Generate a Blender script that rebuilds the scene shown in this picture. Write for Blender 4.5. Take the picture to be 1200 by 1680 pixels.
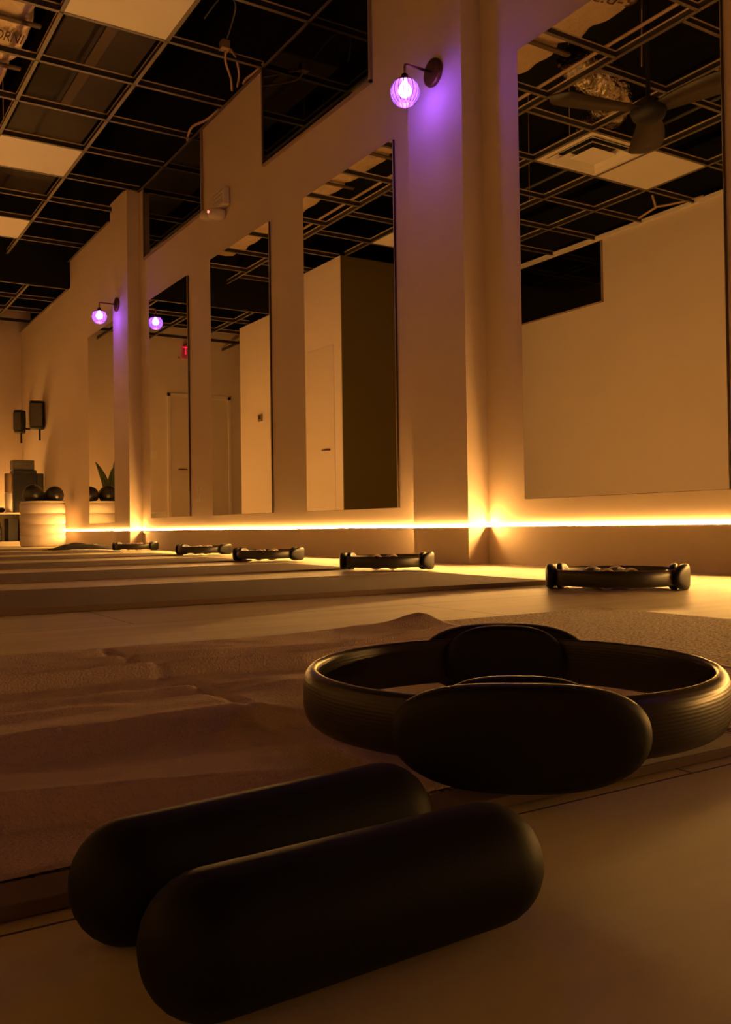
import bpy, bmesh, math, random
from mathutils import Vector, Matrix, noise
random.seed(7)
C = bpy.context.scene.collection
for o in list(bpy.data.objects): bpy.data.objects.remove(o)
PI = math.pi
HC = 0.17                       # camera height above the floor

# ------------------------------------------------------------------ camera
cd = bpy.data.cameras.new('camera'); cam = bpy.data.objects.new('camera', cd); C.objects.link(cam)
R = Matrix(((0.84857791, -0.52887179, -0.01449685), (0.00438888, -0.02036298, 0.99978302), (-0.52905223, -0.84845741, -0.01495842)))
cam.matrix_world = Matrix.Translation((0, 0, HC)) @ R.transposed().to_4x4()
cd.sensor_fit = 'VERTICAL'; cd.sensor_height = 36; cd.lens = 1500 / 1680 * 36; cd.clip_start = .02
bpy.context.scene.camera = cam
# ------------------------------------------------------------------ world, exposure, lamp strengths
sc = bpy.context.scene
sc.view_settings.view_transform = 'Standard'; sc.view_settings.look = 'None'
sc.view_settings.gamma = 1; sc.view_settings.exposure = 0
w = bpy.data.worlds.new('world'); sc.world = w; w.use_nodes = True
w.node_tree.nodes['Background'].inputs[0].default_value = (.9, .55, .35, 1)
w.node_tree.nodes['Background'].inputs[1].default_value = 0.0015
LED_COL = (1.0, .475, .11); LED_POW = 510; LED_TOP = 60
LAV = (.46, .19, 1.0); LAV_POW = 72

# ------------------------------------------------------------------ materials
def mat(name, col, rough=.6, metal=0, spec=.5, bump=None, vary=None, emit=None, es=1, **kw):
    m = bpy.data.materials.new(name); m.use_nodes = True; nt = m.node_tree; b = nt.nodes['Principled BSDF']
    b.inputs['Base Color'].default_value = (*col, 1); b.inputs['Roughness'].default_value = rough
    b.inputs['Metallic'].default_value = metal; b.inputs['Specular IOR Level'].default_value = spec
    tc = nt.nodes.new('ShaderNodeTexCoord')
    if vary:
        n = nt.nodes.new('ShaderNodeTexNoise'); n.inputs['Scale'].default_value = vary[0]; n.inputs['Detail'].default_value = 4
        r = nt.nodes.new('ShaderNodeMapRange'); r.inputs['To Min'].default_value = 1 - vary[1]; r.inputs['To Max'].default_value = 1 + vary[1]
        x = nt.nodes.new('ShaderNodeMix'); x.data_type = 'RGBA'; x.blend_type = 'MULTIPLY'; x.inputs['Factor'].default_value = 1
        x.inputs['A'].default_value = (*col, 1)
        nt.links.new(tc.outputs['Object'], n.inputs['Vector']); nt.links.new(n.outputs['Fac'], r.inputs['Value'])
        nt.links.new(r.outputs['Result'], x.inputs['B']); nt.links.new(x.outputs['Result'], b.inputs['Base Color'])
    if bump:
        n = nt.nodes.new('ShaderNodeTexNoise'); n.inputs['Scale'].default_value = bump[0]; n.inputs['Detail'].default_value = 3
        p = nt.nodes.new('ShaderNodeBump'); p.inputs['Strength'].default_value = bump[1]; p.inputs['Distance'].default_value = bump[2] if len(bump) > 2 else .002
        nt.links.new(tc.outputs['Object'], n.inputs['Vector']); nt.links.new(n.outputs['Fac'], p.inputs['Height']); nt.links.new(p.outputs['Normal'], b.inputs['Normal'])
    if emit:
        b.inputs['Emission Color'].default_value = (*emit, 1); b.inputs['Emission Strength'].default_value = es
    return m
M = {}
M['wall'] = mat('wall_paint', (.78, .66, .56), .7, spec=.2, bump=(160, .08, .001), vary=(1.2, .02))
M['olive'] = mat('olive_paint', (.135, .105, .03), .75, spec=.15, vary=(1.5, .06))
M['tile'] = mat('ceiling_tile', (.86, .80, .70), .9, spec=.1, bump=(300, .2, .001))
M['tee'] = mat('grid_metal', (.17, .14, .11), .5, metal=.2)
M['bulbedge'] = mat('grid_edge_lit_tone', (.66, .52, .36), .45); M['web'] = mat('grid_web_shade_tone', (.03, .025, .02), .5)  # pale upper edge, near-black web: light and shade put into the grid colours
M['hem'] = mat('mat_binding', (.16, .11, .075), .8)
M['tub'] = mat('woven_tub', (.62, .54, .45), .7)
M['deck'] = mat('deck_black', (.012, .011, .009), .9, spec=.1, vary=(2, .3))
M['darkduct'] = mat('painted_duct', (.045, .030, .018), .7, vary=(3, .2))
M['strap'] = mat('strap', (.12, .08, .045), .7)
M['foilwrap'] = mat('insulation_wrap', (.72, .55, .38), .45, metal=.25, bump=(9, .9, .03), vary=(5, .15))
M['foil'] = mat('crinkled_foil', (.85, .75, .6), .22, metal=1, bump=(26, 1, .03))
M['white'] = mat('white_plastic', (.8, .72, .62), .45)
M['black'] = mat('black_foam', (.0060, .0055, .0035), .58, spec=.17, bump=(900, .15, .0005))
M['rubber'] = mat('black_rubber', (.006, .006, .004), .5, spec=.3)
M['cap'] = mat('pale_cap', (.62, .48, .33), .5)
M['blackbox'] = mat('matte_black', (.009, .008, .006), .6)
M['greybox'] = mat('dark_grey_case', (.09, .08, .055), .5, vary=(20, .2))
M['brown'] = mat('brown_cylinder', (.30, .20, .11), .6)
M['ball'] = mat('ball_vinyl', (.02, .017, .010), .28, spec=.6)
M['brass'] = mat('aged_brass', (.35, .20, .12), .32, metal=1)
M['darkbrass'] = mat('dark_brown_brass', (.16, .08, .045), .4, metal=.9, vary=(30, .2))  # darker brown brass for backplates, socket caps and door handles
M['cable'] = mat('pale_cable', (.6, .42, .28), .6)
M['darkcable'] = mat('grey_cable', (.10, .09, .08), .6)
M['fan'] = mat('fan_blade', (.032, .021, .011), .45, vary=(6, .15))
M['leaf'] = mat('leaf', (.10, .12, .04), .5, vary=(25, .3))
M['soil'] = mat('soil', (.03, .02, .012), .9)
M['red'] = mat('red_led', (.6, .05, .03), .4, emit=(1, .16, .10), es=3)
M['exitred'] = mat('exit_red', (.6, .02, .03), .4, emit=(1, .03, .07), es=1.1)
M['exitface'] = mat('exit_face', (.30, .05, .05), .5, emit=(.6, .02, .04), es=.22)
M['ink'] = mat('ink', (.10, .06, .03), .8)
M['cloth'] = mat('dark_cloth', (.035, .03, .022), .9, bump=(200, .5, .002))
M['wood'] = mat('door_paint', (.74, .62, .5), .5, vary=(2, .02))

def mirror_mat():
    m = mat('mirror_glass', (.80, .78, .70), .012, metal=1); return m
M['mirror'] = mirror_mat()
M['edge'] = mat('mirror_edge', (.045, .03, .02), .5)
m = mat('dark_glass', (.003, .003, .002), .03, spec=.9); m.node_tree.nodes['Principled BSDF'].inputs['IOR'].default_value = 1.42
M['dglass'] = m
m = mat('frame_trim', (.35, .26, .2), .5); M['frame'] = m

m = mat('led_diffuser', (.8, .7, .6), .5, emit=LED_COL, es=LED_POW); M['led'] = m
m = mat('led_diffuser_top', (.8, .7, .6), .5, emit=LED_COL, es=LED_TOP); M['ledtop'] = m
m = mat('bulb', (.8, .7, .9), .4, emit=LAV, es=LAV_POW); M['bulb'] = m

def glass_shade():
    m = bpy.data.materials.new('ribbed_glass'); m.use_nodes = True; nt = m.node_tree; nt.nodes.clear(); N = nt.nodes.new; L = nt.links.new
    out = N('ShaderNodeOutputMaterial'); tr = N('ShaderNodeBsdfTransparent'); tr.inputs[0].default_value = (.55, .40, .82, 1)
    gl = N('ShaderNodeBsdfGlossy'); gl.inputs['Roughness'].default_value = .12; gl.inputs['Color'].default_value = (.8, .75, .9, 1)
    tl = N('ShaderNodeBsdfTranslucent'); tl.inputs[0].default_value = (.55, .45, .9, 1)
    fr = N('ShaderNodeFresnel'); fr.inputs[0].default_value = 1.5
    m1 = N('ShaderNodeMixShader'); m1.inputs[0].default_value = .17; L(tr.outputs[0], m1.inputs[1]); L(tl.outputs[0], m1.inputs[2])
    m2 = N('ShaderNodeMixShader'); L(fr.outputs[0], m2.inputs[0]); L(m1.outputs[0], m2.inputs[1]); L(gl.outputs[0], m2.inputs[2])
    L(m2.outputs[0], out.inputs[0]); return m
M['shade'] = glass_shade()
M['rib'] = mat('smoked_rib', (.10, .05, .16), .3)

def floor_mat():
    m = bpy.data.materials.new('floor_planks'); m.use_nodes = True; nt = m.node_tree; N = nt.nodes.new; L = nt.links.new
    b = nt.nodes['Principled BSDF']; tc = N('ShaderNodeTexCoord')
    mp = N('ShaderNodeMapping'); mp.inputs['Location'].default_value = (.697, .19, 0); L(tc.outputs['Object'], mp.inputs[0])
    br = N('ShaderNodeTexBrick'); br.offset = .5; br.inputs['Scale'].default_value = 1; br.inputs['Brick Width'].default_value = 1.21
    br.inputs['Row Height'].default_value = .60; br.inputs['Mortar Size'].default_value = .0011; br.inputs['Mortar Smooth'].default_value = .1
    br.inputs['Color1'].default_value = (.66, .58, .37, 1); br.inputs['Color2'].default_value = (.70, .61, .39, 1); br.inputs['Mortar'].default_value = (.06, .04, .03, 1)
    L(mp.outputs[0], br.inputs['Vector'])
    n = N('ShaderNodeTexNoise'); n.inputs['Scale'].default_value = 1; n.inputs['Detail'].default_value = 6
    mp2 = N('ShaderNodeMapping'); mp2.inputs['Scale'].default_value = (2.0, 16, 1); L(tc.outputs['Object'], mp2.inputs[0]); L(mp2.outputs[0], n.inputs['Vector'])
    r = N('ShaderNodeMapRange'); r.inputs['From Min'].default_value = .3; r.inputs['From Max'].default_value = .7; r.inputs['To Min'].default_value = .86; r.inputs['To Max'].default_value = 1.08; L(n.outputs['Fac'], r.inputs['Value'])
    x = N('ShaderNodeMix'); x.data_type = 'RGBA'; x.blend_type = 'MULTIPLY'; x.inputs['Factor'].default_value = 1
    L(br.outputs['Color'], x.inputs['A']); L(r.outputs['Result'], x.inputs['B']); L(x.outputs['Result'], b.inputs['Base Color'])
    b.inputs['Roughness'].default_value = .52; b.inputs['Specular IOR Level'].default_value = .42
    bp = N('ShaderNodeBump'); bp.inputs['Strength'].default_value = .25; bp.inputs['Distance'].default_value = .002; bp.invert = True
    L(br.outputs['Fac'], bp.inputs['Height'])
    bp2 = N('ShaderNodeBump'); bp2.inputs['Strength'].default_value = .12; bp2.inputs['Distance'].default_value = .003
    L(n.outputs['Fac'], bp2.inputs['Height']); L(bp.outputs[0], bp2.inputs['Normal']); L(bp2.outputs[0], b.inputs['Normal'])
    return m
M['floor'] = floor_mat()
M['mat'] = mat('exercise_mat', (.17, .115, .085), .85, spec=.15, bump=(500, .4, .001), vary=(6, .06))
M['towel'] = mat('towel_microfibre', (.62, .49, .42), .95, spec=.05, bump=(420, .9, .002), vary=(9, .08))
def mesh_mat():
    m = mat('woven_mesh_mat', (.2, .14, .09), .7, spec=.3); nt = m.node_tree; N = nt.nodes.new; L = nt.links.new; b = nt.nodes['Principled BSDF']
    tc = N('ShaderNodeTexCoord'); mp = N('ShaderNodeMapping'); mp.inputs['Scale'].default_value = (165, 205, 1); L(tc.outputs['Object'], mp.inputs[0])
    v = N('ShaderNodeTexVoronoi'); v.inputs['Scale'].default_value = 1; v.inputs['Randomness'].default_value = .35; L(mp.outputs[0], v.inputs['Vector'])
    cr = N('ShaderNodeValToRGB'); cr.color_ramp.elements[0].position = .36; cr.color_ramp.elements[0].color = (.55, .38, .22, 1)
    cr.color_ramp.elements[1].position = .62; cr.color_ramp.elements[1].color = (.035, .024, .016, 1)
    L(v.outputs['Distance'], cr.inputs[0]); L(cr.outputs[0], b.inputs['Base Color'])
    bp = N('ShaderNodeBump'); bp.invert = True; bp.inputs['Strength'].default_value = 1; bp.inputs['Distance'].default_value = .002
    L(v.outputs['Distance'], bp.inputs['Height']); L(bp.outputs[0], b.inputs['Normal']); return m
M['mesh'] = mesh_mat()

# ------------------------------------------------------------------ helpers
def BM(): return bmesh.new()
def obj(name, bm, m, parent=None, smooth=False, loc=(0, 0, 0), rz=0):
    me = bpy.data.meshes.new(name); bmesh.ops.recalc_face_normals(bm, faces=bm.faces); bm.to_mesh(me); bm.free()
    if smooth:
        for p in me.polygons: p.use_smooth = True
    me.materials.append(M[m]); o = bpy.data.objects.new(name, me); C.objects.link(o)
    if parent: o.parent = parent
    o.location = loc; o.rotation_euler = (0, 0, rz)
    return o
def tag(o, label, cat, group=None, kind=None):
    o['label'] = label; o['category'] = cat
    if group: o['group'] = group
    if kind: o['kind'] = kind
    return o
def thing(name, label, cat, loc=(0, 0, 0), rz=0, group=None):
    o = bpy.data.objects.new(name, None); C.objects.link(o); o.location = loc; o.rotation_euler = (0, 0, rz); o.empty_display_size = .05
    return tag(o, label, cat, group)
def struct(name, bm, m, label=None, smooth=False, parent=None):
    o = obj(name, bm, m, parent, smooth)
    if not parent:
        o['kind'] = 'structure'
        if label: o['label'] = label
    return o
def dup(root, loc, rz, label, group=None):
    r = root.copy(); C.objects.link(r); r.location = loc; r.rotation_euler = (0, 0, rz); r['label'] = label
    if group: r['group'] = group
    for ch in list(root.children):
        c = ch.copy(); C.objects.link(c); c.parent = r
        for g in ch.children:
            d = g.copy(); C.objects.link(d); d.parent = c
    return r
def box(bm, x0, x1, y0, y1, z0, z1, bev=0, seg=2):
    vs = [bm.verts.new((x, y, z)) for z in (z0, z1) for x, y in ((x0, y0), (x1, y0), (x1, y1), (x0, y1))]
    fs = [(0, 3, 2, 1), (4, 5, 6, 7), (0, 1, 5, 4), (1, 2, 6, 5), (2, 3, 7, 6), (3, 0, 4, 7)]
    ff = [bm.faces.new([vs[i] for i in f]) for f in fs]
    if bev:
        es = list({e for f in ff for e in f.edges})
        bmesh.ops.bevel(bm, geom=es, offset=bev, segments=seg, affect='EDGES', profile=.5)
    return bm
def tube(bm, pts, r, n=8, caps=True, rad=None):
    pts = [Vector(p) for p in pts]; rings = []
    for i, p in enumerate(pts):
        t = (pts[min(i + 1, len(pts) - 1)] - pts[max(i - 1, 0)]).normalized()
        a = t.cross(Vector((0, 0, 1)))
        if a.length < .05: a = t.cross(Vector((0, 1, 0)))
        a.normalize(); b = t.cross(a); rr = rad[i] if rad else r
        rings.append([bm.verts.new(p + (a * math.cos(k * 2 * PI / n) + b * math.sin(k * 2 * PI / n)) * rr) for k in range(n)])
    for i in range(len(rings) - 1):
        for k in range(n): bm.faces.new((rings[i][k], rings[i][(k + 1) % n], rings[i + 1][(k + 1) % n], rings[i + 1][k]))
    if caps: bm.faces.new(rings[0][::-1]); bm.faces.new(rings[-1])
    return bm
def lathe(bm, prof, n=32, axis='Z', o=(0, 0, 0)):
    o = Vector(o); rings = []
    def pt(r, h, a):
        c, s = math.cos(a) * r, math.sin(a) * r
        return o + (Vector((c, s, h)) if axis == 'Z' else Vector((h, c, s)) if axis == 'X' else Vector((c, h, s)))
    for r, h in prof:
        rings.append([bm.verts.new(pt(0, h, 0))] if r < 1e-6 else [bm.verts.new(pt(r, h, 2 * PI * k / n)) for k in range(n)])
    for A, B in zip(rings, rings[1:]):
        for k in range(n):
            a0, a1 = A[k % len(A)], A[(k + 1) % len(A)]; b0, b1 = B[k % len(B)], B[(k + 1) % len(B)]
            f = [v for i, v in enumerate((a0, a1, b1, b0)) if v not in (a0, a1, b1, b0)[:i]]
            if len(f) > 2: bm.faces.new(f)
    return bm
def smoothpts(pts, k=6):
    P = [Vector(p) for p in pts]; out = []
    for i in range(len(P) - 1):
        p0, p1, p2, p3 = P[max(i - 1, 0)], P[i], P[i + 1], P[min(i + 2, len(P) - 1)]
        for j in range(k):
            t = j / k
            out.append(.5 * ((2 * p1) + (-p0 + p2) * t + (2 * p0 - 5 * p1 + 4 * p2 - p3) * t * t + (-p0 + 3 * p1 - 3 * p2 + p3) * t ** 3))
    out.append(P[-1]); return out

# ------------------------------------------------------------------ room shell
XW = 2.516; XO = -1.97; YE = 12.5; YB = -3.0; H = 2.885 + HC; H2 = 2.6 + HC; XB = .06; YBK = 8.36; YBE = 10.97
struct('floor', box(BM(), XO - .2, XW + .2, YB - .2, YE + .2, -.1, 0), 'floor', 'pale plank floor of the studio')
b = BM()
box(b, XW, XW + .12, YB, 8.07, 0, H + .01); box(b, XW, XW + .12, 8.07, 8.5, 0, H + .16); box(b, XW, XW + .12, 8.5, 9.97, 0, H + .01); box(b, XW, XW + .12, 9.97, YE, 0, H2 + .005)
struct('wall_right', b, 'wall', 'pale wall carrying the tall mirrors')
struct('wall_far', box(BM(), XO, XW + .12, YE, YE + .12, 0, H2 + .3), 'wall', 'pale far end wall')
struct('wall_left', box(BM(), XO - .12, XO, YB, YBK, 0, H), 'wall', 'pale wall opposite the mirrors')
struct('wall_back', box(BM(), XO - .12, XW + .12, YB - .12, YB, 0, H + .9), 'wall')
b = BM(); box(b, XB - .12, XB, YBK, 10.05, 0, H); box(b, XB - .12, XB, 10.05, YBE, 0, H2); struct('wall_block_side', b, 'wall', 'pale side of the bumped-out room block')
struct('wall_block_front', box(BM(), XO - .12, XB - .001, YBK - .012, YBK, 0, H), 'olive', 'dark olive front of the bumped-out room block')
b = BM(); box(b, XO, XB - .121, YBE - .1, YBE, 0, H2); struct('wall_block_end', b, 'wall')
# pilasters
for i, y in ((1, 3.041), (2, 7.64), (7, -1.56)):
    struct('trim_%d' % i, box(BM(), 2.407, XW, y, y + (.43 if i == 2 else .40), 0, H + .01), 'wall', 'square pilaster on the mirror wall')
# deck above the grid and bulkhead where the ceiling drops
struct('ceiling', box(BM(), XO - .3, XW + .6, YB - .2, YE + .2, 4.15, 4.25), 'deck', 'black roof deck above the open grid')
b = BM(); box(b, XO, XW, 10.0, 10.02, H2, 4.15); struct('trim_3', b, 'deck', 'black bulkhead where the ceiling drops')
b = BM(); box(b, XW + .12, XW + .6, YB, YE, 3.0, 4.15); box(b, XO - .5, XO - .12, YB, YE, H, 4.15); struct('trim_4', b, 'deck', 'dark plenum sides')

# ------------------------------------------------------------------ ceiling grid (tees)
def tee(bm, p0, p1, z, flange=.024, bulb=.009, h=.050):
    bb, wb = bulbs, webs
    (x0, y0), (x1, y1) = p0, p1
    f, w2, bl = flange / 2, .0016, bulb / 2
    if abs(x0 - x1) < 1e-6:
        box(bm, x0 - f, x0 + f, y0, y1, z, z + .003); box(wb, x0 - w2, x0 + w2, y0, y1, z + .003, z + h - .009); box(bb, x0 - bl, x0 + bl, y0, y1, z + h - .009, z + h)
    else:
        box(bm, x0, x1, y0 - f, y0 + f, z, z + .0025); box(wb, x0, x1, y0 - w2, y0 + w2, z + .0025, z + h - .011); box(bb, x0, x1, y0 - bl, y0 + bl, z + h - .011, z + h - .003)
bulbs = BM(); webs = BM()
XS = [1.88, 1.27, .65, 0, -.68, -1.31]; XL = [XW] + XS + [XO]
YA = [5.165 + .6096 * k for k in range(-13, 8)]
YBl = [3.45 - .65 * k for k in range(9, 0, -1)] + [3.45, 4.1, 4.78, 5.41, 6.02, 6.63, 7.24, 7.85, 8.46, 9.07, 9.68]
b = BM()
for x in XS:
    tee(b, (x, YB), (x, 10.0 if x > XB else YBK), H)
for i in range(len(XL) - 1):
    x1, x0 = XL[i], XL[i + 1]
    for y in (YA if x0 >= .6 else YBl):
        if x0 < XB and y > YBK: 
            if x1 <= XB + .01: continue
        if YB < y < 10.0: tee(b, (x0 + .003, y), (x1 - .003, y), H)
# wall angles
box(b, XW - .022, XW - .0005, YB, 7.62, H, H + .003); box(b, XW - .002, XW - .0005, YB, 7.62, H, H + .022)
box(b, XW - .022, XW - .0005, 8.5, 10.0, H, H + .003)
struct('trim_5', b, 'tee', 'open metal ceiling grid without most of its tiles')
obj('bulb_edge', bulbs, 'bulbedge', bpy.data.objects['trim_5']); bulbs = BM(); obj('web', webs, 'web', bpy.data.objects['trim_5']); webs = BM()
struct('trim_8', box(BM(), XO + .0005, XO + .03, YB, YBK - .02, H - .002, H + .030), 'tile', 'pale edge trim along the top of the opposite wall')
b = BM(); Y3 = [10.05 + .62 * k for k in range(0, 4)]
for x in [2.1, 1.49, .88, .27, -.34, -.95, -1.56]: tee(b, (x, 10.03), (x, YE), H2)
for y in Y3: tee(b, (XO if y > YBE else XB, y), (XW, y), H2)
box(b, XW - .022, XW - .0005, 10.03, YE, H2, H2 + .003)
struct('trim_6', b, 'tee', 'lower ceiling grid at the far end')
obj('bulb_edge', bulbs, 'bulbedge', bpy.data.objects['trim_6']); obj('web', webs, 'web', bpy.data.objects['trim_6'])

GT = 'pale tiles left in the ceiling grid'
def ctile(x0, x1, y0, y1, label):
    t = obj('ceiling_tile', box(BM(), x0 + .004, x1 - .004, y0 + .004, y1 - .004, H + .0032, H + .016), 'tile'); tag(t, label, 'ceiling tile', GT)
ctile(1.27, 1.88, YA[12], YA[13], 'pale square ceiling tile nearest the camera, at the top edge of the photo')
ctile(1.27, 1.88, YA[16], YA[17], 'pale square ceiling tile, the middle one of three in the row')
ctile(1.27, 1.88, YA[19], YA[20], 'pale square ceiling tile, farthest of the three in the row')
ctile(-1.31, -.68, 4.78, 5.41, 'pale ceiling tile beside the air vent, seen in the big mirror')
ctile(-.68, 0, 7.24, 7.85, 'pale ceiling tile seen reflected high in the second mirror')
# vent (diffuser)
v = thing('air_vent', 'square white stepped air vent in the ceiling, seen in the big mirror', 'air vent', (-.34, 5.095, H + .003))
def ringbox(bm, a, bb, z0, z1, t):   # square frame slanting inward
    vs = []
    for s, z in ((a, z0), (bb, z1), (bb - t, z1), (a - t, z0)):
        vs.append([bm.verts.new((x * s, y * s * .92, z)) for x, y in ((-1, -1), (1, -1), (1, 1), (-1, 1))])
    for i in range(4):
        A, B = vs[i], vs[(i + 1) % 4]
        for k in range(4): bm.faces.new((A[k], A[(k + 1) % 4], B[(k + 1) % 4], B[k]))
b = BM(); ringbox(b, .338, .30, 0, .004, .03); obj('frame', b, 'tile', v)
for s in (.285, .215): 
    b = BM(); ringbox(b, s, s - .07, -.012, .035, .006); obj('louver', b, 'tile', v)
b = BM(); box(b, -.13, .13, -.12, .12, -.012, -.006, .003); obj('centre_panel', b, 'tile', v)
b = BM(); box(b, -.30, .30, -.28, .28, .05, .06); obj('backing', b, 'blackbox', v)

# ------------------------------------------------------------------ ducts in the plenum
def text_child(parent, s, size, loc, rot, name='lettering', flip=False, m='ink'):
    cu = bpy.data.curves.new(name, 'FONT'); cu.body = s; cu.size = size; cu.extrude = .001; cu.align_x = 'CENTER'; cu.align_y = 'CENTER'
    o = bpy.data.objects.new(name + '_src', cu); C.objects.link(o); o.parent = parent
    o.location = loc; o.rotation_euler = rot
    if flip: o.scale = (-1, 1, 1)
    me = bpy.data.meshes.new_from_object(o.evaluated_get(bpy.context.evaluated_depsgraph_get())); me.materials.clear(); me.materials.append(M[m])
    q = bpy.data.objects.new(name, me); C.objects.link(q); q.parent = parent; q.location = loc; q.rotation_euler = rot; q.scale = o.scale
    bpy.data.objects.remove(o); return q
d = thing('insulated_duct', 'long tan insulation-wrapped duct with printed letters above the ceiling grid', 'duct', (.95, 6, 3.27))
def wrap(y0, y1, x0, x1, z0, z1, seed):
    bm = BM(); ny, nx = 20, 8; P = []
    prof = []
    for k in range(32):
        a = 2 * PI * k / 32; c, s = math.cos(a), math.sin(a)
        prof.append((math.copysign(abs(c) ** .22, c), math.copysign(abs(s) ** .22, s)))
    for j in range(ny + 1):
        y = y0 + (y1 - y0) * j / ny; e = 1 - .10 * (abs(2 * j / ny - 1) ** 6); row = []
        for k, (c, s) in enumerate(prof):
            p = Vector(((x0 + x1) / 2 + c * (x1 - x0) / 2 * e, y, (z0 + z1) / 2 + s * (z1 - z0) / 2 * e))
            p += Vector((1, .3, 1)) * noise.noise(p * 7 + Vector((seed, 0, 0))) * .018; row.append(bm.verts.new(p))
        P.append(row)
    for j in range(ny):
        for k in range(32): bm.faces.new((P[j][k], P[j][(k + 1) % 32], P[j + 1][(k + 1) % 32], P[j + 1][k]))
    bm.faces.new(P[0]); bm.faces.new(P[-1][::-1]); return bm
ys = [2.6, 3.5, 4.35, 5.05, 5.75, 6.35, 7.1, 8.2, 9.7]
for i in range(len(ys) - 1):
    xa = 1.265 - .03 * (i % 2)
    obj('wrap', wrap(ys[i] - 6, ys[i + 1] - 6, .70 - .95, xa - .95, -.0, .36, i * 3.7), 'foilwrap', d, True)
for y in ys[1:-1]:
    b = BM(); box(b, -.30, .34, y - 6 - .02, y - 6 + .02, -.022, -.006, .004); obj('hanger_bar', b, 'strap', d)
tt = text_child(d, 'ORNI', .17, (.19, -.045, -.021), (PI, 0, 0), flip=False); tt.scale = (.42, 1, 1)
text_child(d, 'c.d-9', .14, (-.08, 3.75 - 6, -.012), (PI, 0, PI * .08), flip=True)
f = thing('foil_duct', 'crinkled shiny foil flex duct bending down behind the fan to the air vent', 'duct', (0, 4.6, 3.2))
pts = smoothpts([(.48, -.15, .16), (.36, -.12, .10), (.12, -.10, .05), (-.15, .15, .06), (-.34, .42, .10), (-.34, .49, .0)], 14)
b = BM(); rad = [.13 + .016 * (i % 2) for i in range(len(pts))]; tube(b, pts, .13, 28, True, rad)
for v_ in b.verts: v_.co += Vector((1, 1, 1)) * noise.noise(v_.co * 16) * .02
obj('flex_hose', b, 'foil', f, True)
b = BM(); box(b, -.5, -.18, .33, .65, -.075, -.03, .01); obj('collar_box', b, 'foil', f)
d2 = thing('painted_duct', 'wide dark brown rectangular duct above the grid at the upper left', 'duct', (1.87, 7.6, 3.6))
obj('duct_body', box(BM(), -.33, .30, -1.75, 2.0, 0, .3, .01), 'darkduct', d2)
obj('seam_strap', box(BM(), -.06, .02, -1.55, -.10, -.014, -.0005, .003), 'strap', d2)
# conduit and pipes running over the grid (seen in mirrors)
tag(obj('conduit_pipe', tube(BM(), [(.60, -2, 3.20), (.60, 8.2, 3.20)], .012, 10), 'cable'), 'thin pale conduit pipe running above the grid past the foil duct', 'pipe')
tag(obj('conduit_pipe', tube(BM(), [(-.82, -2, 3.30), (-.82, 8.2, 3.30)], .011, 10), 'darkcable'), 'thin dark conduit pipe above the vent, seen in the big mirror', 'pipe')

def cable(name, pts, r, m, label, grp='loose cables above the ceiling grid'):
    return tag(obj(name, tube(BM(), smoothpts(pts, 8), r, 8), m, None, True), label, 'cable', grp)
def Z(t): return (t[0], t[1], t[2] + HC)
jb = thing('junction_box', 'small cracked junction box with pale cables hanging above the grid near the wall', 'junction box', (2.235, 5.13, 3.09))
obj('box_body', box(BM(), -.026, .026, -.026, .026, .0, .05, .004), 'brown', jb)
obj('cover_plate', box(BM(), -.029, .029, -.029, .029, -.006, -.0005, .003), 'cable', jb)
cable('cable', [(2.24, 5.13, 3.08), (2.27, 5.20, 3.05), (2.40, 5.42, 3.075), (2.47, 5.56, 3.07)], .0075, 'cable', 'pale cable dropping from the junction box to the wall, left strand')
cable('cable', [(2.26, 5.10, 3.08), (2.33, 5.18, 3.08), (2.44, 5.38, 3.10), (2.495, 5.53, 3.09)], .0075, 'cable', 'pale cable dropping from the junction box to the wall, right strand')
cable('cable', [(2.508, 5.46, 3.085), (2.49, 5.38, 3.075), (2.50, 5.28, 3.075), (2.505, 5.15, 3.08)], .009, 'cable', 'pale cable running off to the right along the wall top')
cable('cable', [(2.50, 5.85, 3.066), (2.49, 6.05, 3.07), (2.45, 6.22, 3.075), (2.47, 6.36, 3.068), (2.5, 6.45, 3.068)], .009, 'cable', 'pale sagging cable on the wall top above the left dark window')
cable('cable', [(2.02, 4.93, 3.12), (2.08, 4.80, 3.2), (2.18, 4.84, 3.2), (2.22, 5.06, 3.12)], .005, 'darkcable', 'thin grey cable arching over the junction box')
cable('cable', [(-.05, 3.3, 3.3), (-.1, 3.6, 3.13), (-.25, 3.85, 3.12), (-.35, 4.0, 3.2), (-.5, 4.1, 3.3)], .009, 'cable', 'pale looping cable above the fan in the big mirror')
cable('cable', [(-.6, 3.2, 3.25), (-.5, 3.5, 3.12), (-.3, 3.75, 3.11), (-.2, 3.9, 3.2)], .009, 'cable', 'pale sagging cable at the right of the big mirror')
cable('cable', [(-1.55, 5.55, 3.10), (-1.70, 5.65, 3.085), (-1.8, 5.7, 3.09), (-1.9, 5.5, 3.09), (-1.93, 5.3, 3.085)], .010, 'cable', 'forked pale cable over the opposite wall top in the big mirror')
cable('cable', [(-1.93, 6.1, 3.09), (-1.87, 5.95, 3.085), (-1.8, 5.72, 3.09)], .010, 'cable', 'short pale cable joining the fork over the opposite wall')
cable('cable', [(-1.93, 5.0, 3.10), (-1.90, 4.8, 3.095), (-1.93, 4.55, 3.10)], .010, 'cable', 'wavy pale cable resting on the opposite wall top at the right')
tag(obj('hanger_wire', tube(BM(), [(.35, 3.98, 4.15), (.38, 3.98, 3.09)], .004, 6), 'cable'), 'straight hanger wire behind the ceiling fan', 'wire')
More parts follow.
